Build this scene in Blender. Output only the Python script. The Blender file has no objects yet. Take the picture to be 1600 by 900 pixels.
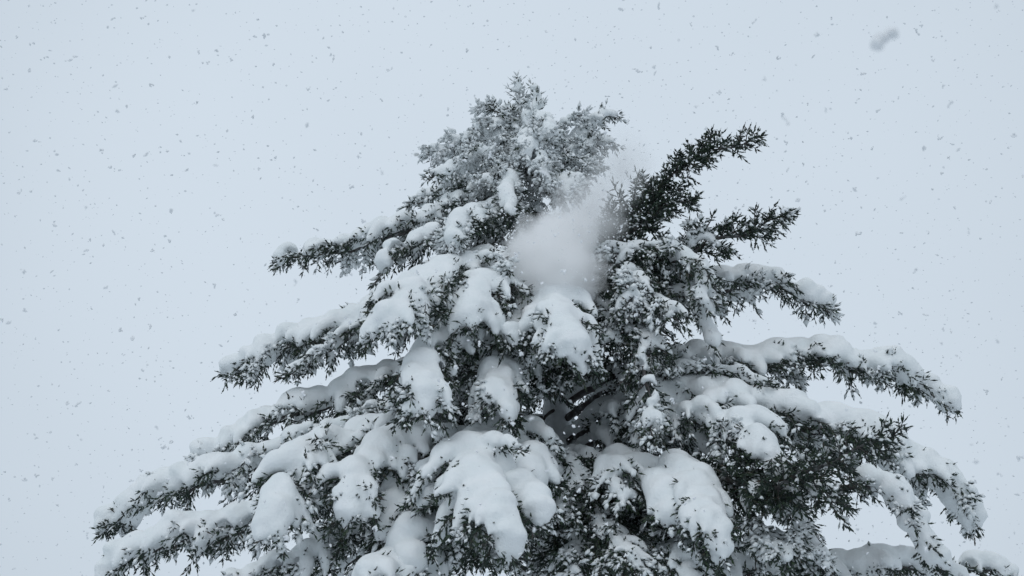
import bpy, math, time
import numpy as np
from mathutils import Vector

T0 = time.time()
rng = np.random.default_rng(11)
SC = bpy.context.scene
COL = SC.collection
R = math.radians

# ------------------------------------------------------------------ camera
D, CAM_Z, PITCH, HFOV = 15.0, 1.6, R(24.0), R(42.0)
cam_d = bpy.data.cameras.new('camera')
cam = bpy.data.objects.new('camera', cam_d)
COL.objects.link(cam)
cam.location = (0, -D, CAM_Z)
cam.rotation_euler = (R(90) + PITCH, 0, 0)
cam_d.sensor_width = 36
cam_d.angle = HFOV
cam_d.clip_end = 5000
cam_d.clip_start = 0.05
cam_d.dof.use_dof = True
cam_d.dof.focus_distance = 15.5
cam_d.dof.aperture_fstop = 6.0
SC.camera = cam

# ------------------------------------------------------------------ sky (overcast), sun, exposure
SUN_EL, SUN_AZ = R(52), R(-25)          # veiled sun, high behind the photographer's left shoulder
world = bpy.data.worlds.new('World')
SC.world = world
world.use_nodes = True
nt = world.node_tree
nt.nodes.clear()
n_out = nt.nodes.new('ShaderNodeOutputWorld')
n_bg = nt.nodes.new('ShaderNodeBackground')
n_bg.inputs['Strength'].default_value = 0.1
n_sky = nt.nodes.new('ShaderNodeTexSky')
n_sky.sky_type = 'NISHITA'
n_sky.sun_disc = False
n_sky.sun_elevation = SUN_EL
n_sky.sun_rotation = R(180) + SUN_AZ
n_sky.dust_density = 4.0
n_mix = nt.nodes.new('ShaderNodeMix')
n_mix.data_type = 'RGBA'
n_mix.inputs[0].default_value = 0.94    # cloud cover
n_tc = nt.nodes.new('ShaderNodeTexCoord')
n_ns = nt.nodes.new('ShaderNodeTexNoise')
n_ns.inputs['Scale'].default_value = 2.2
n_ns.inputs['Detail'].default_value = 3
n_ramp = nt.nodes.new('ShaderNodeValToRGB')
n_ramp.color_ramp.elements[0].position = 0.25
n_ramp.color_ramp.elements[0].color = (0.625, 0.712, 0.80, 1)
n_ramp.color_ramp.elements[1].position = 0.75
n_ramp.color_ramp.elements[1].color = (0.68, 0.77, 0.86, 1)
n_sc = nt.nodes.new('ShaderNodeVectorMath')
n_sc.operation = 'SCALE'
n_sc.inputs['Scale'].default_value = 10.0
nt.links.new(n_tc.outputs['Generated'], n_ns.inputs['Vector'])
nt.links.new(n_ns.outputs['Fac'], n_ramp.inputs['Fac'])
nt.links.new(n_ramp.outputs['Color'], n_sc.inputs[0])
# gentle lens falloff put into the sky colour: brightest behind the tree, dimmer outward
n_dot = nt.nodes.new('ShaderNodeVectorMath')
n_dot.operation = 'DOT_PRODUCT'
n_dot.inputs[1].default_value = (0.0, math.cos(R(28)), math.sin(R(28)))
n_map = nt.nodes.new('ShaderNodeMapRange')
n_map.interpolation_type = 'SMOOTHSTEP'
n_map.inputs['From Min'].default_value = 0.78
n_map.inputs['From Max'].default_value = 1.0
n_map.inputs['To Min'].default_value = 7.6
n_map.inputs['To Max'].default_value = 10.0
nt.links.new(n_tc.outputs['Generated'], n_dot.inputs[0])
nt.links.new(n_dot.outputs['Value'], n_map.inputs['Value'])
nt.links.new(n_map.outputs['Result'], n_sc.inputs['Scale'])
nt.links.new(n_sky.outputs['Color'], n_mix.inputs[6])
nt.links.new(n_sc.outputs['Vector'], n_mix.inputs[7])
nt.links.new(n_mix.outputs[2], n_bg.inputs['Color'])
nt.links.new(n_bg.outputs['Background'], n_out.inputs['Surface'])

sun_d = bpy.data.lights.new('sun', 'SUN')
sun_d.energy = 0.7
sun_d.angle = R(40)
sun_d.color = (0.96, 0.98, 1.0)
sun = bpy.data.objects.new('sun', sun_d)
COL.objects.link(sun)
sdir = Vector((math.sin(SUN_AZ) * math.cos(SUN_EL), -math.cos(SUN_AZ) * math.cos(SUN_EL), math.sin(SUN_EL)))
sun.rotation_euler = sdir.to_track_quat('Z', 'Y').to_euler()
sun.location = (0, 0, 30)

vs = SC.view_settings
vs.view_transform = 'Standard'
vs.look = 'None'
vs.exposure = 0.0
vs.gamma = 1.0
vs.use_curve_mapping = False
SC.cycles.max_bounces = 20
SC.cycles.diffuse_bounces = 4
SC.cycles.volume_bounces = 20

# ------------------------------------------------------------------ geometry helpers
CAM = np.array([0, -D, CAM_Z])
FPX = 800.0 / math.tan(HFOV / 2)
FWD = np.array([0, math.cos(PITCH), math.sin(PITCH)])
UPV = np.array([0, -math.sin(PITCH), math.cos(PITCH)])
RGT = np.array([1.0, 0, 0])


def at(px, py, Y):
    """the point at world depth Y (trunk plane = 0) on the sight line of photo pixel px, py"""
    d = FWD * FPX + RGT * (px - 800) + UPV * (450 - py)
    return CAM + d * ((Y + D) / d[1])


def project(p):
    q = np.asarray(p) - CAM
    z = q @ FWD
    return 800 + FPX * (q @ RGT) / z, 450 - FPX * (q @ UPV) / z, z


def unit(v):
    v = np.asarray(v, float)
    return v / np.maximum(np.linalg.norm(v, axis=-1, keepdims=True), 1e-9)


def spline(pts, step):
    """Catmull-Rom through pts, resampled at even steps"""
    P = np.asarray(pts, float)
    P = np.vstack([2 * P[0] - P[1], P, 2 * P[-1] - P[-2]])
    out = []
    for i in range(1, len(P) - 2):
        t = np.linspace(0, 1, 24, endpoint=False)[:, None]
        a, b, c, d = P[i - 1], P[i], P[i + 1], P[i + 2]
        out.append(0.5 * (2 * b + (c - a) * t + (2 * a - 5 * b + 4 * c - d) * t ** 2 + (3 * b - a - 3 * c + d) * t ** 3))
    out.append(P[-2][None])
    C = np.vstack(out)
    s = np.concatenate([[0], np.cumsum(np.linalg.norm(np.diff(C, axis=0), axis=1))])
    n = max(4, int(s[-1] / step))
    u = np.linspace(0, s[-1], n + 1)
    return np.stack([np.interp(u, s, C[:, k]) for k in range(3)], 1), u


def build_mesh(name, verts, faces, smooth=True, attr=None):
    """faces: list of (n,k) index arrays"""
    me = bpy.data.meshes.new(name)
    verts = np.asarray(verts, np.float32)
    me.vertices.add(len(verts))
    me.vertices.foreach_set('co', verts.ravel())
    loops = np.concatenate([f.ravel() for f in faces]).astype(np.int32)
    sizes = np.concatenate([np.full(len(f), f.shape[1]) for f in faces]).astype(np.int32)
    starts = np.concatenate([[0], np.cumsum(sizes)[:-1]]).astype(np.int32)
    me.loops.add(len(loops))
    me.loops.foreach_set('vertex_index', loops)
    me.polygons.add(len(sizes))
    me.polygons.foreach_set('loop_start', starts)
    me.polygons.foreach_set('loop_total', sizes)
    me.polygons.foreach_set('use_smooth', np.full(len(sizes), smooth, bool))
    if attr:
        for k, v in attr.items():
            a = me.attributes.new(k, 'FLOAT', 'POINT')
            a.data.foreach_set('value', np.asarray(v, np.float32))
    me.update()
    return me


def link(name, me, mat, parent=None, **props):
    o = bpy.data.objects.new(name, me)
    COL.objects.link(o)
    if me is not None and mat is not None and not me.materials:
        me.materials.append(mat)
    o.parent = parent
    for k, v in props.items():
        o[k] = v
    return o


def tube(path, rad, n):
    """open tapered tube; returns verts, quads"""
    path = np.asarray(path)
    T = unit(np.gradient(path, axis=0))
    ref = np.where(np.abs(T[:, 2:3]) > 0.9, np.array([[1.0, 0, 0]]), np.array([[0, 0, 1.0]]))
    A = unit(np.cross(T, ref))
    B = np.cross(T, A)
    th = np.arange(n) * 2 * math.pi / n
    ring = (A[:, None] * np.cos(th)[None, :, None] + B[:, None] * np.sin(th)[None, :, None]) * np.asarray(rad)[:, None, None]
    V = (path[:, None] + ring).reshape(-1, 3)
    m = len(path)
    i = np.arange(m - 1)[:, None] * n
    j = np.arange(n)[None]
    jn = (j + 1) % n
    F = np.stack([i + j, i + jn, i + n + jn, i + n + j], -1).reshape(-1, 4)
    return V, F


# smooth random field (sum of sines) used to make snow uneven
_K = unit(rng.normal(size=(16, 3))) * np.concatenate([rng.uniform(8, 30, (10, 1)), rng.uniform(36, 62, (6, 1))])
_PH = rng.uniform(0, 6.28, 16)


def wob(p):
    return np.sin(p @ _K.T + _PH) @ (8.0 / np.linalg.norm(_K, axis=1)) / 3.2


def surface_nets(f, origin, h):
    ins = f < 0
    nx, ny, nz = f.shape
    c = np.zeros((nx - 1, ny - 1, nz - 1), np.int8)
    offs = [(a, b, d) for a in (0, 1) for b in (0, 1) for d in (0, 1)]
    for a, b, d in offs:
        c += ins[a:nx - 1 + a, b:ny - 1 + b, d:nz - 1 + d]
    act = (c > 0) & (c < 8)
    I = np.argwhere(act)
    if not len(I):
        return None
    idx = -np.ones(act.shape, np.int32)
    idx[act] = np.arange(len(I))
    acc = np.zeros((len(I), 3))
    cnt = np.zeros(len(I))
    for p in offs:
        for ax in range(3):
            if p[ax]:
                continue
            q = list(p)
            q[ax] = 1
            fa = f[I[:, 0] + p[0], I[:, 1] + p[1], I[:, 2] + p[2]]
            fb = f[I[:, 0] + q[0], I[:, 1] + q[1], I[:, 2] + q[2]]
            m = (fa < 0) != (fb < 0)
            t = np.where(m, fa / np.where(m, fa - fb, 1), 0)
            pos = np.tile(np.array(p, float), (len(I), 1))
            pos[:, ax] += t
            acc += pos * m[:, None]
            cnt += m
    V = origin + (I + acc / cnt[:, None]) * h
    faces = []
    for ax in range(3):
        u, v = (ax + 1) % 3, (ax + 2) % 3
        sl0, sl1 = [slice(None)] * 3, [slice(None)] * 3
        sl0[ax], sl1[ax] = slice(0, -1), slice(1, None)
        a, b = ins[tuple(sl0)], ins[tuple(sl1)]
        E = np.argwhere(a != b)
        E = E[(E[:, u] > 0) & (E[:, v] > 0) & (E[:, u] < f.shape[u] - 1) & (E[:, v] < f.shape[v] - 1)]
        if not len(E):
            continue
        fl = a[E[:, 0], E[:, 1], E[:, 2]]

        def g(du, dv):
            e = E.copy()
            e[:, u] -= du
            e[:, v] -= dv
            return idx[e[:, 0], e[:, 1], e[:, 2]]
        Q = np.stack([g(1, 1), g(0, 1), g(0, 0), g(1, 0)], 1)
        Q[~fl] = Q[~fl][:, ::-1]
        faces.append(Q)
    F = np.vstack(faces)
    return V, F[(F >= 0).all(1)]


def snow_field(caps, h, cuts=(), k=0.032, amp=0.032, flat=1.7):
    """caps: rows ax ay az bx by bz ra rb -> signed field on a grid"""
    caps = np.asarray(caps)
    pad = caps[:, 6:].max() + k + 3 * h
    lo = np.minimum(caps[:, :3], caps[:, 3:6]).min(0) - pad
    hi = np.maximum(caps[:, :3], caps[:, 3:6]).max(0) + pad
    n = np.ceil((hi - lo) / h).astype(int) + 1
    f = np.full(n, 0.3, np.float32)
    g = [lo[i] + np.arange(n[i]) * h for i in range(3)]
    for c in caps:
        a, b, ra, rb = c[:3], c[3:6], c[6], c[7]
        m = max(ra, rb) + k + 2 * h
        i0 = np.maximum(((np.minimum(a, b) - m - lo) / h).astype(int), 0)
        i1 = np.minimum(((np.maximum(a, b) + m - lo) / h).astype(int) + 2, n)
        X = np.stack(np.meshgrid(g[0][i0[0]:i1[0]], g[1][i0[1]:i1[1]], g[2][i0[2]:i1[2]], indexing='ij'), -1)
        ab = b - a
        t = np.clip(((X - a) @ ab) / max(ab @ ab, 1e-9), 0, 1)
        dlt = X - a - t[..., None] * ab
        dz = dlt[..., 2]
        dz = np.where(dz < 0, dz * flat, dz)
        d = np.sqrt(dlt[..., 0] ** 2 + dlt[..., 1] ** 2 + dz ** 2) - (ra + (rb - ra) * t)
        blk = f[i0[0]:i1[0], i0[1]:i1[1], i0[2]:i1[2]]
        hh = np.maximum(k - np.abs(blk - d), 0) / k
        blk[...] = np.minimum(blk, d) - hh * hh * k * 0.25
    for c in cuts:                      # dark openings where the load has slid off a branchlet
        a, b, r = c[:3], c[3:6], c[6]
        i0 = np.maximum(((np.minimum(a, b) - r - 2 * h - lo) / h).astype(int), 0)
        i1 = np.minimum(((np.maximum(a, b) + r + 2 * h - lo) / h).astype(int) + 2, n)
        if (i1 <= i0).any():
            continue
        X = np.stack(np.meshgrid(g[0][i0[0]:i1[0]], g[1][i0[1]:i1[1]], g[2][i0[2]:i1[2]], indexing='ij'), -1)
        ab = b - a
        t = np.clip(((X - a) @ ab) / max(ab @ ab, 1e-9), 0, 1)
        d = r - np.linalg.norm(X - a - t[..., None] * ab, axis=-1)
        blk = f[i0[0]:i1[0], i0[1]:i1[1], i0[2]:i1[2]]
        blk[...] = np.maximum(blk, d)
    near = np.argwhere(np.abs(f) < 0.06)
    f[near[:, 0], near[:, 1], near[:, 2]] += (amp * wob(lo + near * h)).astype(np.float32)
    f[0], f[-1], f[:, 0], f[:, -1], f[:, :, 0], f[:, :, -1] = [0.3] * 6
    return f, lo


_t = (1 + 5 ** 0.5) / 2
ICO_V = unit(np.array([(-1, _t, 0), (1, _t, 0), (-1, -_t, 0), (1, -_t, 0), (0, -1, _t), (0, 1, _t), (0, -1, -_t), (0, 1, -_t), (_t, 0, -1), (_t, 0, 1), (-_t, 0, -1), (-_t, 0, 1)], float))
ICO_F = np.array([(0, 11, 5), (0, 5, 1), (0, 1, 7), (0, 7, 10), (0, 10, 11), (1, 5, 9), (5, 11, 4), (11, 10, 2), (10, 7, 6), (7, 1, 8), (3, 9, 4), (3, 4, 2), (3, 2, 6), (3, 6, 8), (3, 8, 9), (4, 9, 5), (2, 4, 11), (6, 2, 10), (8, 6, 7), (9, 8, 1)])


def frames(d):
    ref = np.where(np.abs(d[:, 2:3]) > 0.9, np.array([[1.0, 0, 0]]), np.array([[0, 0, 1.0]]))
    A = unit(np.cross(d, ref))
    return A, np.cross(d, A)


OCT_V = np.array([(1, 0, 0), (-1, 0, 0), (0, 1, 0), (0, -1, 0), (0, 0, 1), (0, 0, -1)], float)
OCT_F = np.array([(0, 2, 4), (2, 1, 4), (1, 3, 4), (3, 0, 4), (2, 0, 5), (1, 2, 5), (3, 1, 5), (0, 3, 5)])


def lumps_mesh(pos, d, la, lb, lc, BV=OCT_V, BF=OCT_F):
    """many small uneven lumps of snow, long axis along d"""
    n = len(pos)
    A, B = frames(d)
    j = rng.uniform(0.75, 1.35, (n, len(BV), 1))
    L = BV[None] * j
    V = pos[:, None] + L[..., 0:1] * (d * la[:, None])[:, None] + L[..., 1:2] * (A * lb[:, None])[:, None] + L[..., 2:3] * (B * lc[:, None])[:, None]
    F = (np.arange(n)[:, None, None] * len(BV) + BF[None]).reshape(-1, 3)
    return V.reshape(-1, 3), F


NEEDLES = 5


def shoots_mesh(pos, d, ln, frost, wid):
    """bristly shoots: a thin spindle plus flat needles pointing forward all round"""
    n, K = len(pos), NEEDLES
    A, B = frames(d)
    u = (np.linspace(0.02, 1.0, K)[None] + rng.uniform(-0.04, 0.04, (n, K)))
    th = rng.uniform(0, 6.28, (n, 1)) + np.arange(K)[None] * 2.4 + rng.normal(0, 0.25, (n, K))
    rad = A[:, None] * np.cos(th)[..., None] + B[:, None] * np.sin(th)[..., None]
    tan = -A[:, None] * np.sin(th)[..., None] + B[:, None] * np.cos(th)[..., None]
    fw = 0.75 + 0.6 * u ** 3
    nd = unit(d[:, None] * fw[..., None] + rad * (1.0 - 0.55 * u ** 3)[..., None])
    base = pos[:, None] + d[:, None] * (u * ln[:, None])[..., None]
    nl = (wid[:, None] * rng.uniform(0.75, 1.15, (n, K)))[..., None]
    nw = (wid[:, None] * 0.27 * rng.uniform(0.8, 1.2, (n, K)))[..., None]
    V = np.stack([base - tan * nw, base + tan * nw, base + nd * nl], 2).reshape(n, K * 3, 3)
    cr = (wid * rng.uniform(0.45, 0.68, n))[:, None]
    mid = pos + d * (ln * rng.uniform(0.45, 0.72, n))[:, None]
    sp = np.stack([pos, mid + A * cr, mid - A * cr * 0.5 + B * cr * 0.86, mid - A * cr * 0.5 - B * cr * 0.86, pos + d * (ln * 1.0)[:, None]], 1)
    V = np.concatenate([V, sp], 1)
    m = K * 3 + 5
    tri = np.concatenate([np.arange(K * 3).reshape(K, 3), K * 3 + np.array([(0, 2, 1), (0, 3, 2), (0, 1, 3), (1, 2, 4), (2, 3, 4), (3, 1, 4)])])
    F = (np.arange(n)[:, None, None] * m + tri[None]).reshape(-1, 3)
    return V.reshape(-1, 3), F, np.repeat(frost, m), np.repeat(rng.uniform(0, 1, n), m)


# ------------------------------------------------------------------ materials
def material(name):
    m = bpy.data.materials.new(name)
    m.use_nodes = True
    b = m.node_tree.nodes['Principled BSDF']
    return m, m.node_tree, b


def ramp(t, stops):
    r = t.nodes.new('ShaderNodeValToRGB')
    e = r.color_ramp.elements
    e[0].position, e[0].color = stops[0][0], (*stops[0][1], 1)
    e[1].position, e[1].color = stops[-1][0], (*stops[-1][1], 1)
    for p, c in stops[1:-1]:
        x = e.new(p)
        x.color = (*c, 1)
    return r


def noise(t, scale, detail=4):
    g = t.nodes.new('ShaderNodeNewGeometry')
    n = t.nodes.new('ShaderNodeTexNoise')
    n.inputs['Scale'].default_value = scale
    n.inputs['Detail'].default_value = detail
    t.links.new(g.outputs['Position'], n.inputs['Vector'])
    return n


def bump(t, b, src, dist, strength=0.5):
    u = t.nodes.new('ShaderNodeBump')
    u.inputs['Distance'].default_value = dist
    u.inputs['Strength'].default_value = strength
    t.links.new(src, u.inputs['Height'])
    t.links.new(u.outputs['Normal'], b.inputs['Normal'])


M_SNOW, t, b = material('packed snow')
b.inputs['Roughness'].default_value = 0.85
b.inputs['Specular IOR Level'].default_value = 0.2
n = noise(t, 5, 5)
r = ramp(t, [(0.3, (0.81, 0.855, 0.865)), (0.7, (0.88, 0.905, 0.915))])
t.links.new(n.outputs['Fac'], r.inputs['Fac'])
t.links.new(r.outputs['Color'], b.inputs['Base Color'])
n2 = noise(t, 26, 8)
n2.inputs['Roughness'].default_value = 0.65
bump(t, b, n2.outputs['Fac'], 0.03, 0.45)

M_NEEDLE, t, b = material('spruce needles')
b.inputs['Roughness'].default_value = 0.6
b.inputs['Specular IOR Level'].default_value = 0.25
a = t.nodes.new('ShaderNodeAttribute')
a.attribute_name = 'tint'
r = ramp(t, [(0.0, (0.009, 0.016, 0.015)), (0.55, (0.016, 0.034, 0.023)), (0.9, (0.036, 0.062, 0.030)), (1.0, (0.045, 0.033, 0.027))])
t.links.new(a.outputs['Fac'], r.inputs['Fac'])
af = t.nodes.new('ShaderNodeAttribute')
af.attribute_name = 'frost'
mx = t.nodes.new('ShaderNodeMix')
mx.data_type = 'RGBA'
t.links.new(af.outputs['Fac'], mx.inputs[0])
t.links.new(r.outputs['Color'], mx.inputs[6])
mx.inputs[7].default_value = (0.78, 0.81, 0.82, 1)
t.links.new(mx.outputs[2], b.inputs['Base Color'])

M_BARK, t, b = material('snow dusted bark')
b.inputs['Roughness'].default_value = 0.9
n = noise(t, 9, 6)
r = ramp(t, [(0.0, (0.030, 0.026, 0.026)), (0.42, (0.055, 0.048, 0.046)), (0.56, (0.10, 0.10, 0.10)), (0.72, (0.5, 0.53, 0.54))])
t.links.new(n.outputs['Fac'], r.inputs['Fac'])
t.links.new(r.outputs['Color'], b.inputs['Base Color'])
bump(t, b, n.outputs['Fac'], 0.03, 0.8)

M_TRUNK, t, b = material('bark plastered with snow')
b.inputs['Roughness'].default_value = 0.9
n = noise(t, 4, 7)
r = ramp(t, [(0.16, (0.05, 0.045, 0.045)), (0.30, (0.16, 0.16, 0.16)), (0.36, (0.68, 0.72, 0.74)), (0.7, (0.82, 0.85, 0.87))])
t.links.new(n.outputs['Fac'], r.inputs['Fac'])
t.links.new(r.outputs['Color'], b.inputs['Base Color'])
bump(t, b, n.outputs['Fac'], 0.05, 0.8)

M_FLAKE, t, b = material('snowflake')
b.inputs['Base Color'].default_value = (0.84, 0.86, 0.88, 1)
b.inputs['Roughness'].default_value = 0.9

M_GROUND, t, b = material('snow covered ground')
b.inputs['Roughness'].default_value = 0.9
n = noise(t, 0.6, 6)
r = ramp(t, [(0.3, (0.66, 0.70, 0.73)), (0.7, (0.78, 0.81, 0.84))])
t.links.new(n.outputs['Fac'], r.inputs['Fac'])
t.links.new(r.outputs['Color'], b.inputs['Base Color'])
bump(t, b, n.outputs['Fac'], 0.4, 0.5)

# ------------------------------------------------------------------ ground
gx = np.concatenate([-np.geomspace(2000, 2, 26), [0], np.geomspace(2, 2000, 26)])
GX, GY = np.meshgrid(gx, gx, indexing='ij')
GZ = 0.12 * np.sin(GX * 0.31 + 1) * np.cos(GY * 0.27) * (np.hypot(GX, GY) < 120)
m = len(gx)
ii, jj = np.meshgrid(np.arange(m - 1), np.arange(m - 1), indexing='ij')
q = (ii * m + jj).ravel()
ground = link('ground', build_mesh('ground', np.stack([GX, GY, GZ], -1).reshape(-1, 3), [np.stack([q, q + m, q + m + 1, q + 1], 1)]), M_GROUND, kind='structure')

# ------------------------------------------------------------------ the tree: trunk
BASE = at(876, 900, 0)
tree = link('spruce_tree', None, None, label='tall spruce with drooping snow-laden boughs standing against the grey sky', category='tree')
tree.location = (float(BASE[0]) + 0.05, 0, 0)
bpy.context.view_layer.update()
ORG = np.array(tree.location)

trunk_ctrl = [ORG + [0, 0, -0.1], [*(BASE[:2] + [0.03, 0]), 2.5], at(876, 900, 0), at(873, 700, 0), at(862, 560, 0), at(846, 430, 0), at(834, 330, 0), at(822, 250, 0), at(814, 180, 0), at(811, 134, 0)]
TP, TU = spline(trunk_ctrl, 0.12)
trad = np.interp(TP[:, 2], [0, 1, 5, 7, 9, 10.5, 11.3], [0.36, 0.27, 0.19, 0.155, 0.075, 0.03, 0.012])
trad = trad * (1 + 0.06 * np.sin(TU * 7) + 0.04 * np.sin(TU * 17))
V, F = tube(TP - ORG, trad, 14)
V += 0.12 * wob(V * 1.2)[:, None] * 0.08
link('trunk', build_mesh('trunk', V, [F]), M_TRUNK, tree)


def trunk_at(z):
    return np.array([np.interp(z, TP[:, 2], TP[:, k]) for k in range(3)])


STAT = dict(shoots=0, tris=0)


# ------------------------------------------------------------------ one bough: wood > needles, snow cover
def bough(pts, w=0.5, hang=0.8, snow=0.11, fr=0.6, pf=0.88, q=0.25, frost=0.12, bare=0.2, label=None,
          s0=0.05, s1=1.0, gap=0.072, sgap=0.045, thick=0.0185, bushy=0.25, vox=0.029, twist=0.0, base_r=None, reach=0.95, poke=0.6):
    """pts: 3D control points from the trunk outwards. w: length of the side branchlets, hang: how far they droop,
    snow: thickness of the load, fr/pf: size and share of the snow fingers, q: share of shoots with a lump, frost: dusting."""
    P, U = spline(pts, 0.04)
    L = U[-1]
    kp = rng.uniform(0, 6.28, 6)
    am = 0.035 * np.clip(U / L * 3, 0, 1)[:, None]
    P = P + am * np.stack([np.sin(U * 4.3 + kp[0]) + .6 * np.sin(U * 9.1 + kp[1]), np.sin(U * 4.9 + kp[2]) + .6 * np.sin(U * 8.3 + kp[3]), np.sin(U * 5.3 + kp[4]) + .6 * np.sin(U * 10.7 + kp[5])], 1)
    T = unit(np.gradient(P, axis=0))
    wood_v, wood_f, nv = [], [], 0
    r0 = base_r or (0.012 + 0.011 * L)
    tt = U / L
    V, F = tube(P[::2], (r0 * (1 - tt) ** 0.8 + 0.004)[::2], 6)
    wood_v.append(V); wood_f.append(F); nv += len(V)
    S_pos, S_dir, S_len = [], [], []
    caps, cuts = [], []
    # snow along the axis
    if snow > 0.02:
        idx = np.arange(0, len(P), 3)
        ph = rng.uniform(0, 6.28, 3)
        rr = 0.76 * snow * (0.82 + 0.13 * np.sin(U * 3.9 + ph[0]) + 0.09 * np.sin(U * 9 + ph[1]))
        env = np.clip((tt - s0) / 0.12, 0, 1) ** 0.5 * np.clip((s1 + 0.02 - tt) / 0.34, 0, 1) ** 0.75
        rr = rr * env * (0.4 + 0.6 * np.clip(tt / 0.35, 0, 1)) * (1 - 0.4 * tt) * (0.42 + 0.58 * np.hypot(T[:, 0], T[:, 1]) ** 1.5)
        C = P + np.array([0, 0, 1.0]) * (rr * 0.75)[:, None]
        for a, b_ in zip(idx[:-1], idx[1:]):
            if rr[a] > 0.018 and rr[b_] > 0.018:
                caps.append([*C[a], *C[b_], rr[a], rr[b_]])
    side = 1
    s = L * bare + 0.02
    sa_prev = rng.normal()
    while s < L - 0.02:
        k = min(int(s / L * (len(P) - 1)), len(P) - 2)
        t = s / L
        side = -side
        prof = min(1, (t / 0.28)) ** 0.6 * (1 - t) ** 0.5 * 1.05 + 0.10
        l2 = w * prof * rng.uniform(0.65, 1.2)
        Tk = T[k]
        Sv = unit(np.cross(Tk, [0, 0, 1.0]) + 1e-6)
        N = np.cross(Sv, Tk)
        roll = rng.normal(0, bushy * 1.4)
        d0 = unit(Tk * rng.uniform(0.40, 0.85) + Sv * side * math.cos(roll) * 0.8 + N * (math.sin(roll) * 0.8 + 0.08))
        n2 = max(3, int(l2 / 0.05))
        u = np.linspace(0, 1, n2 + 1)
        hg = hang * rng.uniform(0.7, 1.2)
        # the branchlet leaves outward then hangs; keep its length
        st = d0[None] * (1 - 0.55 * min(hg, 1.3) * u[:, None] ** 1.0) + np.array([0, 0, -1.0]) * (hg * 1.5 * u[:, None] ** 1.5) + rng.normal(0, 0.10, (n2 + 1, 3))
        st = unit(st) * (l2 / n2)
        Q = P[k] + np.concatenate([[np.zeros(3)], np.cumsum(st[:-1], axis=0)])
        kq = np.unique(np.append(np.arange(0, n2, 2), n2))
        V, F = tube(Q[kq], (0.006 * (1 - 0.7 * u) + 0.0015)[kq], 3)
        wood_v.append(V); wood_f.append(F + nv); nv += len(V)
        tq = unit(np.gradient(Q, axis=0))
        # shoots on the branchlet
        ns = max(2, int(l2 / sgap))
        us = (np.arange(ns) + rng.uniform(0.1, 0.9, ns)) / ns
        l3 = np.minimum(rng.uniform(0.07, 0.20, ns), 0.45 * l2 + 0.03) * (1 - 0.45 * us)
        bp = np.stack([np.interp(us, u, Q[:, c]) for c in range(3)], 1)
        bt = unit(np.stack([np.interp(us, u, tq[:, c]) for c in range(3)], 1))
        for sd in (-1, 1):
            sv = unit(np.cross(bt, [0, 0, 1.0]) + rng.normal(0, 0.35, (ns, 3)))
            dd = unit(bt * rng.uniform(0.5, 1.0, (ns, 1)) + sv * sd * 0.8 + rng.normal(0, 0.25, (ns, 3)) + np.array([0, 0, -0.25 * hang]))
            b0 = bp + rng.normal(0, 0.006, (ns, 3))
            S_pos.append(b0)
            S_dir.append(dd)
            S_len.append(np.minimum(l3 * 1.0, rng.uniform(0.06, 0.085, ns)))
            # the twig forks: a pair of shoots half way and one at its end
            for fq, sg in ((0.42, 1), (0.85, 0), (0.6, -1)):
                far = l3 > (0.085 if sg else 0.11)
                if not far.any():
                    continue
                e = unit(dd + sg * 0.75 * unit(np.cross(dd, bt)) * rng.uniform(0.6, 1.1, (ns, 1)) + rng.normal(0, 0.18, (ns, 3)) + np.array([0, 0, -0.2 * hang]))[far]
                S_pos.append((b0 + dd * (l3 * fq)[:, None])[far])
                S_dir.append(e)
                S_len.append((l3 * rng.uniform(0.4, 0.65, ns))[far].clip(0.038, 0.075))
        S_pos.append(Q[-1:]); S_dir.append(tq[-1:]); S_len.append(np.array([rng.uniform(0.05, 0.09)]))
        # snow finger lying on the branchlet
        sa_prev = 0.6 * sa_prev + 0.8 * rng.normal()
        if snow > 0.02 and s0 + 0.03 < t < s1 and rng.uniform() < pf and sa_prev > -1.25:
            cut = reach * float(np.clip(0.84 + 0.2 * sa_prev + rng.normal(0, 0.1), 0.25, 1.0))
            m2 = max(2, int(n2 * cut))
            uu = np.arange(m2 + 1) / m2
            rf = float(np.clip(snow * fr * 0.80, 0.042, 0.105)) * rng.uniform(0.7, 1.2) * (0.65 + 0.35 * prof)
            ru = rf * (1 - 0.68 * uu ** 1.8) * (1 + 0.16 * np.sin(uu * l2 * 17 + rng.uniform(0, 6))) + 0.38 * snow * fr * (1 - uu) ** 2
            ru = np.maximum(ru, 0.017)
            # lift the finger off the branchlet on its upper, outer side
            nrm = unit(np.array([0, 0, 1.0]) + 0.35 * Sv * side - 0.2 * tq[:m2 + 1])
            C2 = Q[:m2 + 1] + nrm * (ru * 0.8)[:, None]
            for a in range(m2):
                caps.append([*C2[a], *C2[a + 1], ru[a], ru[a + 1]])
            # sprigs that stick out through the snow
            for _ in range(rng.integers(0, 4) if rng.uniform() < poke else 0):
                a = int(rng.integers(max(1, int(m2 * 0.3)), m2 + 1))
                ps = C2[a] + unit(nrm[a] + 0.9 * Sv * side * rng.uniform(-0.3, 1.3)) * ru[a] * 0.8
                nk = int(rng.integers(2, 6))
                S_pos.append(ps + rng.normal(0, 0.02, (nk, 3)))
                S_dir.append(unit(nrm[a] * 0.35 + tq[a] * 0.9 + Sv * side * 0.4 + rng.normal(0, 0.45, (nk, 3))))
                S_len.append(rng.uniform(0.05, 0.095, nk))
        elif snow > 0.02 and t > s0 and rng.uniform() < 0.35:
            j0 = int(n2 * rng.uniform(0.2, 0.5))
            for a in range(j0, n2, 2):
                e = min(a + 2, n2)
                cuts.append([*(Q[a] + [0, 0, 0.03]), *(Q[e] + [0, 0, 0.03]), rng.uniform(0.045, 0.075)])
        s += gap * rng.uniform(0.6, 1.4) * (0.55 + 0.45 * prof)
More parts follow.
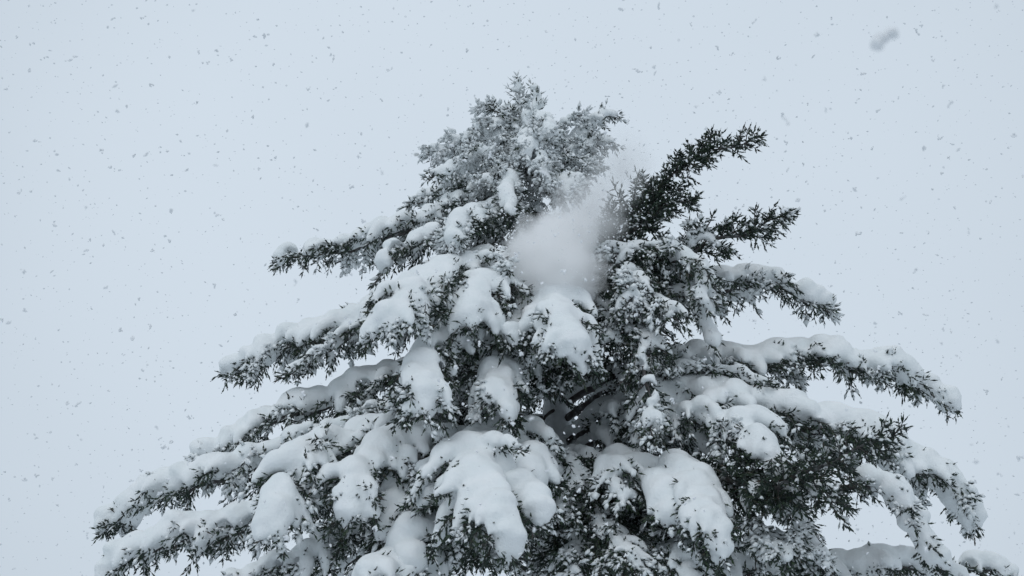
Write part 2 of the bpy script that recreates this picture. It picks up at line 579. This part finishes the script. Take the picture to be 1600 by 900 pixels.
    # shoots along the axis itself
    na = int(L * (1 - bare) / 0.035)
    ka = (bare + (1 - bare) * rng.uniform(0, 1, na) ** 0.8) * (len(P) - 1)
    ka = np.minimum(ka.astype(int), len(P) - 1)
    dd = unit(T[ka] * rng.uniform(0.5, 1.0, (na, 1)) + rng.normal(0, 0.6, (na, 3)) - np.array([0, 0, 0.5 if snow > 0.06 else 0.0]))
    S_pos.append(P[ka]); S_dir.append(dd); S_len.append(rng.uniform(0.05, 0.10, na))
    S_pos.append(P[-1:].repeat(4, 0)); S_dir.append(unit(T[-1] + rng.normal(0, 0.35, (4, 3)))); S_len.append(rng.uniform(0.06, 0.1, 4))
    pos, d, ln = np.vstack(S_pos), np.vstack(S_dir), np.concatenate(S_len)

    o = link('bough', build_mesh('bough', np.vstack(wood_v) - ORG, [np.vstack(wood_f)]), M_BARK, tree)
    if label:
        o['label'] = label
    sv, sf = [], []
    nsv = 0
    if caps:
        f, lo = snow_field(caps, vox, np.asarray(cuts))
        res = surface_nets(f, lo, vox)
        if res is not None:
            sv.append(res[0]); sf.append(res[1]); nsv += len(res[0])
            STAT['tris'] += 2 * len(res[1])
        # shoots buried in the snow are left out
        mid = pos + d * ln[:, None] * 0.9
        g = np.round((mid - lo) / vox).astype(int)
        ok = (g >= 0).all(1) & (g < np.array(f.shape)).all(1)
        fv = np.full(len(pos), 1.0)
        fv[ok] = f[g[ok, 0], g[ok, 1], g[ok, 2]]
        keep = fv > -0.012
        pos, d, ln = pos[keep], d[keep], ln[keep]
    pw = np.clip(frost * (1.1 + 0.9 * wob(pos * 0.7)), 0, 0.95)
    fr_s = np.where(rng.uniform(0, 1, len(pos)) < pw, rng.uniform(0.4, 0.95, len(pos)), rng.uniform(0, 0.04, len(pos)))
    V, F, fa, ta = shoots_mesh(pos, d, ln, fr_s, thick * rng.uniform(0.85, 1.2, len(pos)))
    link('needles', build_mesh('needles', V - ORG, [F], False, {'frost': fa, 'tint': ta}), M_NEEDLE, o, kind='stuff')
    STAT['shoots'] += len(pos); STAT['tris'] += len(F) + 2 * sum(len(x) for x in wood_f)
    # small lumps caught on the shoots, in drifts rather than evenly
    pl = 1.3 * q * np.clip(0.45 + 2.2 * wob(pos * 0.9 + 3.0), 0.03, 3.0)
    sel = rng.uniform(0, 1, len(pos)) < pl
    if sel.any():
        p_, d_, l_ = pos[sel], d[sel], ln[sel]
        sz = rng.uniform(0.6, 1.2, len(p_)) * np.clip(0.85 + 0.5 * wob(p_ * 0.9 + 3.0), 0.7, 1.5)
        V, F = lumps_mesh(p_ + d_ * (l_ * 0.55)[:, None] + [0, 0, 0.016], d_, l_ * 0.62 * sz, 0.026 * sz, 0.020 * sz)
        sv.append(V); sf.append((F, nsv)); STAT['tris'] += len(F)
    if sv:
        Fs, off = [], 0
        quads, tris = [], []
        for x in sf:
            if isinstance(x, tuple):
                tris.append(x[0] + x[1])
            else:
                quads.append(x)
        link('snow_cover', build_mesh('snow_cover', np.vstack(sv) - ORG, quads + tris), M_SNOW, o, kind='stuff')
    return o


def B(pix, **kw):
    return bough([at(*p) for p in pix], **kw)


# ---- leader and upper crown: rimed all over
TOPF = dict(frost=0.78, q=1.9, bushy=0.6, thick=0.020, gap=0.062)
B([(822, 235, 0), (816, 185, 0), (812, 150, 0), (809, 128, 0)], w=0.27, hang=0.1, snow=0.051, fr=0.8, pf=0.7, **TOPF)
B([(824, 215, -.05), (834, 180, -.1), (838, 150, -.1), (836, 134, -.1)], w=0.18, hang=0.0, snow=0.057, fr=0.8, pf=0.7, **TOPF)
B([(815, 185, 0), (785, 172, -.1), (748, 176, -.15)], w=0.27, hang=0.4, snow=0.086, **TOPF)
B([(816, 195, 0), (775, 195, -.3), (738, 205, -.5)], w=0.32, hang=0.5, snow=0.101, **TOPF)
B([(820, 215, 0), (770, 214, -.2), (716, 222, -.3)], w=0.37, hang=0.6, snow=0.129, **TOPF)
B([(822, 228, 0), (760, 232, 0), (700, 240, 0), (657, 246, 0)], w=0.44, hang=0.7, snow=0.129, **TOPF)
B([(822, 245, 0), (760, 248, -.7), (705, 262, -1.0), (672, 272, -1.1)], w=0.41, hang=0.8, snow=0.101, **TOPF)
B([(818, 205, 0), (850, 196, -.6), (860, 215, -1.0)], w=0.39, hang=0.6, snow=0.144, **TOPF)
B([(820, 225, 0), (830, 215, -.7), (815, 250, -1.2)], w=0.44, hang=0.8, snow=0.129, **TOPF)
B([(820, 225, 0), (862, 200, 0), (885, 186, 0), (910, 180, 0)], w=0.24, hang=0.3, snow=0.086, **TOPF)
B([(824, 250, 0), (890, 222, .1), (940, 192, .2), (966, 188, .2)], w=0.33, hang=0.5, snow=0.101, **TOPF)
B([(826, 262, 0), (890, 246, 0), (940, 228, 0), (970, 232, 0)], w=0.37, hang=0.7, snow=0.101, **TOPF)
B([(828, 280, 0), (890, 268, -.4), (945, 262, -.5)], w=0.46, hang=0.7, snow=0.115, **TOPF)
B([(828, 285, 0), (870, 285, -.8), (900, 318, -1.1)], w=0.51, hang=0.8, snow=0.115, **TOPF)
B([(826, 270, 0), (780, 262, -.8), (750, 290, -1.2)], w=0.51, hang=0.9, snow=0.101, **TOPF)
B([(824, 240, 0), (845, 250, -.9), (850, 285, -1.3)], w=0.44, hang=0.8, snow=0.115, **TOPF)
B([(828, 275, 0), (795, 282, -.9), (795, 318, -1.4), (800, 345, -1.5)], w=0.29, hang=0.7, snow=0.127, frost=.25, q=.4)

# ---- left hand boughs, top to bottom
B([(832, 300, 0), (760, 292, 0), (700, 300, 0), (633, 320, 0)], w=0.42, hang=0.8, snow=0.14, frost=.25, q=.4)
B([(833, 315, 0), (760, 312, -.6), (690, 330, -.9), (650, 345, -1)], w=0.54, hang=0.8, snow=0.11, frost=.25, q=.4)
B([(838, 350, 0), (735, 338, -.3), (640, 366, -.3), (540, 388, -.2), (475, 404, -.1), (430, 418, 0)], w=0.6, hang=0.9, snow=0.19, frost=.18, q=.35, pf=0.95, poke=0.6)
B([(838, 365, 0), (755, 350, -1.0), (680, 372, -1.5), (610, 405, -1.7), (580, 440, -1.7)], w=0.5, hang=0.9, snow=0.16, frost=.15, q=.3, poke=0.35)
B([(838, 360, 0), (775, 340, -1.0), (730, 352, -1.6), (705, 390, -1.9)], w=0.6, hang=0.7, snow=0.18, frost=.15, q=.3)
B([(846, 460, 0), (700, 460, -.4), (580, 500, -.6), (460, 545, -.5), (390, 571, -.4), (346, 585, -.3)], w=0.72, hang=0.9, snow=0.26, fr=0.66, frost=.15, q=.3, pf=0.97, poke=0.6)
B([(846, 465, 0), (700, 480, -.9), (580, 515, -1.1), (490, 560, -1.1), (430, 596, -1.0)], w=0.48, hang=0.75, snow=0.09, frost=.2, q=.35)
B([(846, 440, 0), (760, 428, -1.2), (690, 446, -2.0), (635, 478, -2.6), (600, 525, -2.9)], w=1.1, hang=0.85, snow=0.27, fr=0.7, pf=0.97, frost=.12, q=.25, s0=.3, poke=0.8)
B([(848, 455, 0), (800, 455, -1.3), (750, 466, -2.1), (735, 512, -2.7)], w=0.95, hang=0.85, snow=0.26, fr=0.7, pf=0.97, frost=.12, q=.25, s0=.3, poke=0.8)
B([(860, 585, 0), (740, 582, -.4), (620, 602, -.7), (500, 635, -.8), (400, 680, -.8), (330, 718, -.7), (298, 728, -.7)], w=0.7, hang=0.85, snow=0.26, fr=0.66, frost=.12, q=.25, pf=0.97, poke=0.6)
B([(862, 610, 0), (740, 620, -1.0), (620, 640, -1.4), (520, 670, -1.6), (440, 700, -1.6)], w=0.5, hang=0.8, snow=0.14, frost=.15, q=.35, s0=-0.12)
B([(872, 700, 0), (700, 690, -.5), (560, 695, -.9), (430, 722, -1.1), (310, 758, -1.1), (220, 797, -1.0), (156, 834, -.9)], w=0.76, hang=0.9, snow=0.32, fr=0.66, frost=.1, q=.25, pf=0.97, poke=0.6)
B([(874, 730, 0), (700, 740, -.9), (520, 775, -1.3), (380, 825, -1.5), (250, 862, -1.5), (140, 905, -1.5)], w=0.68, hang=0.85, snow=0.27, fr=0.66, frost=.1, q=.25, pf=0.97, poke=0.6)
B([(872, 705, 0), (640, 690, -1.4), (520, 706, -2.0), (455, 745, -2.5), (430, 810, -2.8), (425, 850, -2.9)], w=0.89, hang=0.72, snow=0.26, fr=0.7, pf=0.97, frost=.1, q=.25, s0=.35, poke=0.8)
B([(872, 715, 0), (700, 705, -1.4), (610, 712, -2.1), (560, 760, -2.6), (540, 830, -2.8)], w=0.84, hang=0.72, snow=0.22, fr=0.7, pf=0.97, frost=.1, q=.3, s0=.35, poke=0.8)
B([(873, 720, 0), (750, 715, -1.2), (660, 730, -1.9), (615, 785, -2.3), (605, 850, -2.5)], w=0.81, hang=0.72, snow=0.16, fr=0.7, pf=0.97, frost=.12, q=.35, s0=.35, poke=0.8)
B([(874, 770, 0), (700, 800, -1.2), (560, 840, -1.9), (430, 890, -2.3), (330, 940, -2.4)], w=0.81, hang=0.9, snow=0.16, frost=.1, q=.3)

# ---- boughs reaching towards the viewer
B([(862, 545, 0), (780, 530, -1.3), (700, 545, -2.1), (665, 590, -2.7), (650, 650, -3.0)], w=1.0, hang=0.9, snow=0.28, fr=0.7, pf=0.97, frost=.1, q=.25, s0=.35, poke=0.8)
B([(862, 570, 0), (820, 560, -1.2), (775, 582, -2.0), (790, 640, -2.5), (800, 665, -2.6)], w=0.74, hang=0.72, snow=0.24, fr=0.7, pf=0.97, frost=.1, q=.25, s0=.35, poke=0.8)
B([(850, 480, 0), (862, 484, -1.3), (868, 502, -2.2), (880, 538, -2.7), (895, 570, -2.9)], w=1.0, hang=0.85, snow=0.30, fr=0.72, pf=0.98, frost=.06, q=.2, s0=.3, poke=0.8)
B([(855, 500, 0), (835, 490, -1.2), (815, 508, -2.0), (790, 550, -2.4)], w=0.74, hang=0.9, snow=0.20, fr=.6, pf=.7, frost=.06, q=.2, s0=.3)
B([(857, 520, 0), (875, 520, -1.1), (850, 570, -1.6), (845, 620, -1.8)], w=0.84, hang=0.9, snow=0.05, fr=.5, pf=.3, frost=.06, q=.2)
B([(872, 690, 0), (810, 700, -1.3), (752, 718, -2.2), (742, 765, -2.9), (775, 822, -3.4), (800, 866, -3.6)], w=1.08, hang=0.7, snow=0.31, fr=0.72, pf=.95, frost=.06, q=.2, s0=.35, poke=0.9)
B([(873, 700, 0), (850, 730, -1.5), (815, 762, -2.6), (835, 800, -3.1), (848, 835, -3.2)], w=0.65, hang=0.75, snow=0.31, fr=.68, pf=.95, frost=.06, q=.2, s0=.4, poke=0.35)
B([(873, 710, 0), (780, 715, -1.3), (705, 745, -2.3), (670, 800, -2.8)], w=0.81, hang=0.72, snow=0.22, fr=0.7, pf=0.97, frost=.08, q=.25, s0=.4, poke=0.8)
B([(874, 800, 0), (760, 810, -1.4), (668, 842, -2.4), (640, 895, -2.8)], w=0.84, hang=0.72, snow=0.27, fr=0.7, pf=0.97, frost=.08, q=.25, s0=.4, poke=0.45)
B([(875, 860, 0), (740, 862, -1.6), (620, 890, -2.6), (560, 930, -3.0)], w=0.81, hang=0.72, snow=0.24, fr=0.7, pf=0.97, frost=.08, q=.25, s0=.4, poke=0.45)

# ---- right hand boughs
DARK = dict(snow=0.0, frost=0.06, q=0.10, bushy=0.9, hang=0.15)
B([(850, 470, 0), (930, 400, -.7), (1000, 325, -1.2), (1060, 268, -1.6), (1120, 238, -1.9), (1187, 207, -2.2)], w=0.44, gap=0.034, sgap=.04, thick=.021, base_r=.035,
  label='dark bare bough pointing up to the sky, its snow gone', **DARK)
B([(935, 410, -.8), (985, 370, -1.2), (1040, 320, -1.5), (1085, 305, -1.6)], w=0.44, gap=0.036, sgap=.04, thick=.021, **DARK)
B([(900, 440, -.4), (955, 370, -.5), (985, 310, -.5), (1000, 272, -.5)], w=0.35, snow=0.00, frost=.3, q=.25, bushy=.8, hang=.2)
B([(855, 500, 0), (960, 440, -.8), (1080, 395, -1.3), (1170, 358, -1.6), (1243, 333, -1.8)], w=0.46, gap=0.036, sgap=.04, thick=.021, bushy=.8, hang=.3, frost=.06, q=.15, snow=0.11, fr=.6, pf=.4, s0=.35, s1=.72,
  label='dark bough with little snow and a bare upturned tip')
B([(960, 430, -.6), (1060, 390, -.9), (1095, 362, -1.0), (1108, 340, -1.0)], w=0.19, snow=0.00, frost=.05, q=.1, bushy=.8, hang=.1)
B([(858, 510, 0), (980, 470, -.5), (1090, 458, -.8), (1180, 450, -.9), (1250, 460, -.9), (1302, 494, -.8)], w=0.52, hang=0.7, snow=0.30, fr=.62, pf=0.97, frost=.08, q=.25, s0=.4, poke=0.3)
B([(858, 520, 0), (970, 480, -1.0), (1060, 462, -1.5), (1100, 500, -1.8), (1124, 545, -1.9)], w=0.34, hang=0.6, snow=0.15, fr=.6, frost=.1, q=.3, s0=.6)
B([(850, 480, 0), (960, 420, -.9), (1040, 400, -1.5), (1090, 430, -1.9), (1110, 480, -2.1)], w=0.68, hang=0.8, snow=0.12, fr=.6, pf=.75, frost=.12, q=.4)
B([(848, 460, 0), (920, 420, -.9), (970, 400, -1.5), (990, 440, -1.9), (985, 500, -2.1)], w=0.78, hang=0.8, snow=0.08, fr=.6, pf=.75, frost=.12, q=.4)
B([(855, 500, 0), (960, 470, -1.2), (1030, 465, -1.9), (1050, 510, -2.2)], w=0.74, hang=0.7, snow=0.09, fr=.6, pf=.75, frost=.12, q=.4)
B([(855, 500, 0), (930, 470, -1.0), (955, 490, -1.6), (955, 545, -1.9)], w=0.74, hang=0.8, snow=0.08, fr=.6, pf=.75, frost=.10, q=.35)
B([(862, 560, 0), (950, 525, -1.2), (1000, 530, -1.8), (1014, 580, -2.2), (1016, 650, -2.4), (1012, 705, -2.5)], w=0.5, hang=1.0, snow=0.13, fr=.6, pf=.7, frost=.1, q=.3, s0=.4, poke=0.9)
B([(869, 640, 0), (930, 605, -.25), (1000, 588, -.4), (1130, 580, -.7), (1250, 566, -.9), (1360, 580, -.9), (1440, 608, -.8), (1494, 636, -.7)], w=0.64, hang=0.85, snow=0.29, fr=.62, pf=0.97, frost=.08, q=.3, s0=-0.12, poke=0.6, base_r=0.045)
B([(864, 585, 0), (1000, 585, -1.0), (1110, 585, -1.5), (1190, 600, -1.7), (1230, 640, -1.8)], w=0.46, hang=0.9, snow=0.09, fr=.6, pf=.75, frost=.12, q=.35, s0=-0.12)
B([(872, 685, 0), (960, 684, -.3), (1060, 686, -.6), (1180, 690, -.9), (1290, 705, -1.2), (1350, 740, -1.3)], w=0.5, hang=0.9, snow=0.17, fr=.6, pf=.85, frost=.1, q=.4, bare=.35, base_r=.06, s0=-0.12)
B([(874, 705, 0), (930, 662, -.4), (990, 645, -.8), (1085, 634, -1.4), (1200, 652, -1.7), (1310, 680, -1.8), (1400, 715, -1.8), (1470, 755, -1.7), (1518, 838, -1.6)], w=0.76, hang=0.9, snow=0.36, fr=.62, pf=0.98, frost=.06, q=.25, s0=-0.12, poke=0.6, base_r=0.05)
B([(875, 730, 0), (940, 690, -.6), (1020, 665, -1.2), (1120, 662, -2.0), (1200, 700, -2.5), (1225, 760, -2.7)], w=0.84, hang=1.0, snow=0.18, fr=.62, pf=.92, frost=.08, q=.35, s0=-0.12, base_r=0.04, poke=0.8)
B([(1010, 750, -1.4), (1130, 755, -2.2), (1230, 755, -2.9), (1300, 722, -3.3), (1355, 690, -3.5), (1412, 663, -3.7)], w=0.46, gap=0.045, sgap=.045, thick=.018, snow=0.0, frost=.02, q=.06, bushy=.8, hang=.45,
  label='dark green bough without snow, its tip turned upwards')
B([(1100, 750, -1.8), (1220, 760, -2.6), (1290, 770, -3.0), (1320, 810, -3.1)], w=0.57, gap=0.07, snow=0.04, frost=.04, q=.12, bushy=.6, hang=.7)
B([(1080, 730, -1.2), (1250, 745, -1.9), (1360, 765, -2.2), (1420, 812, -2.3), (1478, 892, -2.3)], w=0.42, hang=0.7, snow=0.22, fr=.6, frost=.06, q=.2, s0=.6)
B([(874, 760, 0), (1000, 750, -1.4), (1080, 770, -2.4), (1110, 830, -2.9), (1120, 890, -3.0)], w=0.74, hang=0.9, snow=0.2, fr=0.7, pf=0.97, frost=.06, q=.25, s0=.45, poke=0.9)
B([(873, 740, 0), (970, 740, -1.5), (1035, 775, -2.3), (1040, 830, -2.7)], w=0.61, hang=0.72, snow=0.19, fr=0.7, pf=0.97, frost=.08, q=.3, s0=.45, poke=0.8)
B([(874, 760, 0), (1080, 750, -1.4), (1200, 770, -2.2), (1260, 830, -2.6), (1290, 890, -2.7)], w=0.6, hang=0.8, snow=0.09, fr=.6, pf=.75, frost=.14, q=.45, s0=-0.12)
B([(875, 800, 0), (1060, 810, -1.6), (1180, 830, -2.4), (1240, 890, -2.8)], w=0.81, hang=0.8, snow=0.09, fr=.6, pf=.75, frost=.14, q=.45)
B([(873, 735, 0), (920, 722, -1.3), (960, 740, -2.0), (985, 790, -2.4)], w=0.74, hang=0.9, snow=0.14, fr=.6, pf=.6, frost=.1, q=.35, s0=.3)
B([(873, 735, 0), (895, 730, -1.4), (880, 770, -2.0), (885, 830, -2.4)], w=0.68, hang=0.9, snow=0.12, fr=.6, pf=.6, frost=.1, q=.35, s0=.3)
B([(875, 800, 0), (930, 800, -1.6), (960, 850, -2.3), (1000, 905, -2.7)], w=0.74, hang=0.8, snow=0.12, fr=.5, pf=.75, frost=.08, q=.3, s0=.5)
B([(876, 850, 0), (900, 850, -1.6), (900, 900, -2.3)], w=0.81, hang=0.8, snow=0.09, fr=.5, pf=.75, frost=.08, q=.3, s0=.5)
B([(876, 850, 0), (1030, 860, -1.8), (1080, 900, -2.6), (1100, 950, -2.8)], w=0.81, hang=0.8, snow=0.14, fr=.5, pf=.75, frost=.08, q=.3, s0=.5)
B([(876, 860, 0), (1100, 890, -.6), (1320, 893, -1.0), (1430, 893, -1.0), (1510, 915, -1.0)], w=0.68, hang=0.8, snow=0.22, fr=.6, frost=.06, q=.2, s0=.4)
B([(877, 890, 0), (1200, 930, .6), (1440, 905, 1.0), (1540, 898, 1.1), (1640, 915, 1.1)], w=0.54, hang=0.7, snow=0.20, fr=.6, frost=.06, q=.2, s0=.4)

# snowy limbs beside the open stretch of trunk
B([(884, 655, -.1), (930, 622, -.5), (985, 588, -.9), (1010, 580, -1.0)], w=0.2, hang=0.9, snow=0.07, fr=.6, frost=.1, q=.3, bare=.45, s0=.0, base_r=.04)
B([(884, 690, -.1), (925, 668, -.5), (965, 650, -.9), (990, 655, -1.1)], w=0.3, hang=1.1, snow=0.08, fr=.6, frost=.1, q=.4, bare=.35, s0=.0, base_r=.035)
B([(868, 640, -.1), (852, 645, -.35), (848, 680, -.45), (846, 716, -.5)], w=0.05, hang=0.5, snow=0.03, fr=.6, pf=.2, frost=.3, q=.0, bare=.9, s0=.0, base_r=.018, label='thin dead twig hanging beside the trunk')
print('hand laid boughs', time.time() - T0, STAT)
# ---- inner and rear boughs, round the trunk
fill_rng = np.random.default_rng(5)
N_FILL = 46
for i in range(N_FILL):
    z = 4.3 + 6.0 * (i + 0.5) / N_FILL
    az = i * 2.39996 + fill_rng.normal(0, 0.2)
    dx, dy = math.cos(az), math.sin(az)
    Lb = (11.4 - z) * (0.42 if dy < 0 else 0.52) * fill_rng.uniform(0.8, 1.05)
    if dx > 0 and z > 8.6:
        Lb *= 0.75
    o = trunk_at(z)
    if dy < -0.35 and 6.0 < z < 7.7 and abs(dx) < 0.6:
        continue
    rise = fill_rng.uniform(-0.02, 0.12)
    pts = [o, o + np.array([dx, dy, rise]) * Lb * 0.45, o + np.array([dx, dy, rise * 0.3 - 0.10]) * Lb * 0.8, o + np.array([dx, dy, -0.30]) * Lb]
    bough(pts, w=min(0.55, 0.2 + Lb * 0.2), hang=0.9, snow=0.07 if dy < 0 else 0.1, fr=.6, pf=.5, q=.22, frost=.10 if z < 9 else .35, bare=.3, gap=.10, sgap=.09, vox=.035, s0=-.1, base_r=.02)
# short twiggy boughs close behind the open stretch of trunk
for i in range(9):
    z = 5.7 + 0.25 * i
    az = R(90) + (1 if i % 2 else -1) * R(25 + 9 * (i % 4))
    o = trunk_at(z)
    e = np.array([math.cos(az), math.sin(az), 0.0])
    bough([o, o + e * 0.6 + [0, 0, .1], o + e * 1.1 + [0, 0, -.05], o + e * 1.5 + [0, 0, -.35]], w=0.6, hang=1.0, snow=0.07, fr=.6, pf=.6, q=.3, frost=.1, bare=.08, gap=.09, sgap=.08, vox=.035, base_r=.02)
# lower boughs that hang out of the frame
for i in range(10):
    z = 1.6 + 2.6 * i / 10
    az = i * 2.39996 + 0.7
    dx, dy = math.cos(az), math.sin(az)
    Lb = 4.3 + fill_rng.uniform(-.4, .4)
    if dy < 0:
        Lb *= 0.8
    o = trunk_at(z)
    pts = [o, o + np.array([dx, dy, 0.05]) * Lb * 0.45, o + np.array([dx, dy, -0.06]) * Lb * 0.8, o + np.array([dx, dy, -0.2]) * Lb]
    bough(pts, w=0.6, hang=0.8, snow=0.16, fr=.6, pf=.6, q=.08, frost=.1, bare=.35, gap=.2, sgap=.24, thick=.035, vox=.06)
print('all boughs', time.time() - T0, STAT)

# ------------------------------------------------------------------ puff of powder snow bursting off the crown
c0 = at(866, 408, -2.0)
puff_me = None
V = ICO_V
th = np.linspace(0, math.pi, 13)
phs = np.arange(20) * 2 * math.pi / 20
V = np.array([(math.sin(a) * math.cos(b_), math.sin(a) * math.sin(b_), math.cos(a)) for a in th for b_ in phs])
F = np.array([(i * 20 + j, i * 20 + (j + 1) % 20, (i + 1) * 20 + (j + 1) % 20, (i + 1) * 20 + j) for i in range(12) for j in range(20)])[:, ::-1]
V = V * [1.25, 0.8, 1.75] + [0.28, 0.1, 0.45]
M_PUFF = bpy.data.materials.new('powder snow in the air')
M_PUFF.use_nodes = True
t = M_PUFF.node_tree
t.nodes.clear()
out = t.nodes.new('ShaderNodeOutputMaterial')
pv = t.nodes.new('ShaderNodeVolumePrincipled')
pv.inputs['Color'].default_value = (0.9995, 0.9997, 0.9999, 1)
pv.inputs['Anisotropy'].default_value = 0.1
tc = t.nodes.new('ShaderNodeTexCoord')
nz = t.nodes.new('ShaderNodeTexNoise')
nz.inputs['Scale'].default_value = 3.4
nz.inputs['Detail'].default_value = 5
nz.inputs['Roughness'].default_value = 0.6
t.links.new(tc.outputs['Object'], nz.inputs['Vector'])


def math_node(op, a, b_=None, clamp=False):
    m_ = t.nodes.new('ShaderNodeMath')
    m_.operation = op
    m_.use_clamp = clamp
    for i, x in enumerate((a, b_)):
        if x is None:
            continue
        if isinstance(x, (int, float)):
            m_.inputs[i].default_value = x
        else:
            t.links.new(x, m_.inputs[i])
    return m_.outputs[0]


def blob(c, rad, sx=1.0, sz=1.0):
    sub = t.nodes.new('ShaderNodeVectorMath')
    sub.operation = 'SUBTRACT'
    t.links.new(tc.outputs['Object'], sub.inputs[0])
    sub.inputs[1].default_value = c
    mul = t.nodes.new('ShaderNodeVectorMath')
    mul.operation = 'MULTIPLY'
    mul.inputs[1].default_value = (1 / (rad * sx), 1 / (rad * 0.75), 1 / (rad * sz))
    t.links.new(sub.outputs[0], mul.inputs[0])
    ln_ = t.nodes.new('ShaderNodeVectorMath')
    ln_.operation = 'LENGTH'
    t.links.new(mul.outputs[0], ln_.inputs[0])
    return ln_.outputs['Value']


nf = math_node('MULTIPLY', math_node('SUBTRACT', nz.outputs['Fac'], 0.5), 1.15)


def dens(lnv, peak, power):
    x = math_node('SUBTRACT', 1.0, math_node('ADD', lnv, nf), True)
    return math_node('MULTIPLY', math_node('POWER', x, power), peak)


total = None
for c, rad, sx, sz, peak, pw in [((0, 0, 0), 0.60, 1.0, 1.05, 30.0, 1.2), ((0.36, 0.1, 0.62), 0.55, 0.9, 1.0, 6.0, 1.3), ((0.78, 0.2, 1.25), 0.55, 0.8, 1.0, 2.2, 1.3), ((-0.05, 0, -0.28), 0.55, 1.1, 0.8, 6.0, 1.4)]:
    dd = dens(blob(c, rad, sx, sz), peak, pw)
    total = dd if total is None else math_node('ADD', total, dd)
t.links.new(total, pv.inputs['Density'])
t.links.new(pv.outputs[0], out.inputs['Volume'])
puff = link('snow_puff', build_mesh('snow_puff', V, [F]), M_PUFF, kind='stuff', label='burst of white powder snow drifting off the crown', category='powder snow')
puff.location = tuple(float(x) for x in c0)
pg = np.random.default_rng(3)
gp = pg.normal(0, 1, (1500, 3)) * [0.52, 0.35, 0.62] + np.where(pg.uniform(0, 1, (1500, 1)) < 0.35, [[0.45, 0.1, 0.8]], [[0, 0, 0]])
gs = pg.lognormal(math.log(0.008), 0.45, 1500)
V, F = lumps_mesh(gp, unit(pg.normal(size=(1500, 3))), gs, gs * .8, gs * .7)
link('powder_grains', build_mesh('powder_grains', V, [F], False), M_FLAKE, puff, kind='stuff')

# ------------------------------------------------------------------ falling snow
fl = np.random.default_rng(23)
NF = 9000
# evenly through the air between photographer and just past the tree, and beyond the edges of the view
zz = (fl.uniform(3.0 ** 3, 22 ** 3, NF)) ** (1 / 3)
xx = fl.uniform(-1.3, 1.3, NF) * 800 / FPX
yy = fl.uniform(-1.35, 1.3, NF) * 450 / FPX
FP = CAM + zz[:, None] * (FWD + xx[:, None] * RGT + yy[:, None] * UPV)
FS = np.minimum(5.0 * zz / FPX, np.clip(fl.lognormal(math.log(0.0098), 0.48, NF), 0.004, 0.03))
okf = FP[:, 2] > 0.2
FP, FS, zz = FP[okf], FS[okf], zz[okf]
px, py, pz = project(FP)
inside = (px > 0) & (px < 1600) & (py > 0) & (py < 900)
size_px = FS / pz * FPX
order = np.argsort(-(size_px * inside))
lone, rest = order[:290], order[290:]

flake_meshes = []
for k in range(7):
    n_ = 3 + k % 4
    c = fl.normal(0, 0.42, (n_, 3)) * [1, 1, 0.8]
    A_ = unit(fl.normal(size=(n_, 3)))
    V, F = lumps_mesh(c, A_, fl.uniform(.45, .8, n_), fl.uniform(.3, .55, n_), fl.uniform(.25, .5, n_), ICO_V, ICO_F)
    me = build_mesh('snowflake', V, [F], False)
    me.materials.append(M_FLAKE)
    flake_meshes.append(me)


def flake(p, s, label, group='snowflakes falling through the air', k=None):
    o = bpy.data.objects.new('snowflake', flake_meshes[int(fl.integers(7)) if k is None else k])
    COL.objects.link(o)
    o.location = tuple(float(x) for x in p)
    o.rotation_euler = tuple(fl.uniform(0, 6.28, 3))
    o.scale = (s, s * fl.uniform(.6, 1), s * fl.uniform(.6, 1))
    o['label'], o['category'], o['group'] = label, 'snowflake', group
    return o


for i in lone:
    flake(FP[i], FS[i], 'tiny pale grey snowflake drifting through the air')
V, F = lumps_mesh(FP[rest], unit(fl.normal(size=(len(rest), 3))), FS[rest], FS[rest] * .75, FS[rest] * .6)
link('falling_snow', build_mesh('falling_snow', V, [F], False), M_FLAKE, kind='stuff')
# the few large clumps close to the lens
for (x, y, dist, s, lab) in [(1382, 60, 1.25, 0.0085, 'largest blurred grey snowflake high in the sky beside the crown'),
                             (1226, 187, 2.2, 0.0075, 'soft grey snowflake in the sky just above the bare dark bough'),
                             (1557, 10, 2.0, 0.007, 'blurred snowflake at the very top right corner of the sky'),
                             (1277, 55, 3.2, 0.008, 'small soft snowflake left of the largest blurred one')]:
    o = flake(at(x, y, -D + dist), s, lab)
    if x == 1382:
        cx = np.linspace(-1, 1, 7)
        V, F = lumps_mesh(np.stack([cx, 0.05 * np.sin(cx * 3), 0.10 * np.cos(cx * 1.5)], 1), np.tile([1.0, 0, 0], (7, 1)), np.full(7, .34), fl.uniform(.30, .42, 7), fl.uniform(.30, .42, 7), ICO_V, ICO_F)
        o.data = build_mesh('snowflake', V, [F], True)
        o.data.materials.append(M_FLAKE)
        o.scale = (0.0135, 0.021, 0.021)
        o.rotation_euler = (0.3, R(-40), 0.1)
print('done', time.time() - T0, STAT)
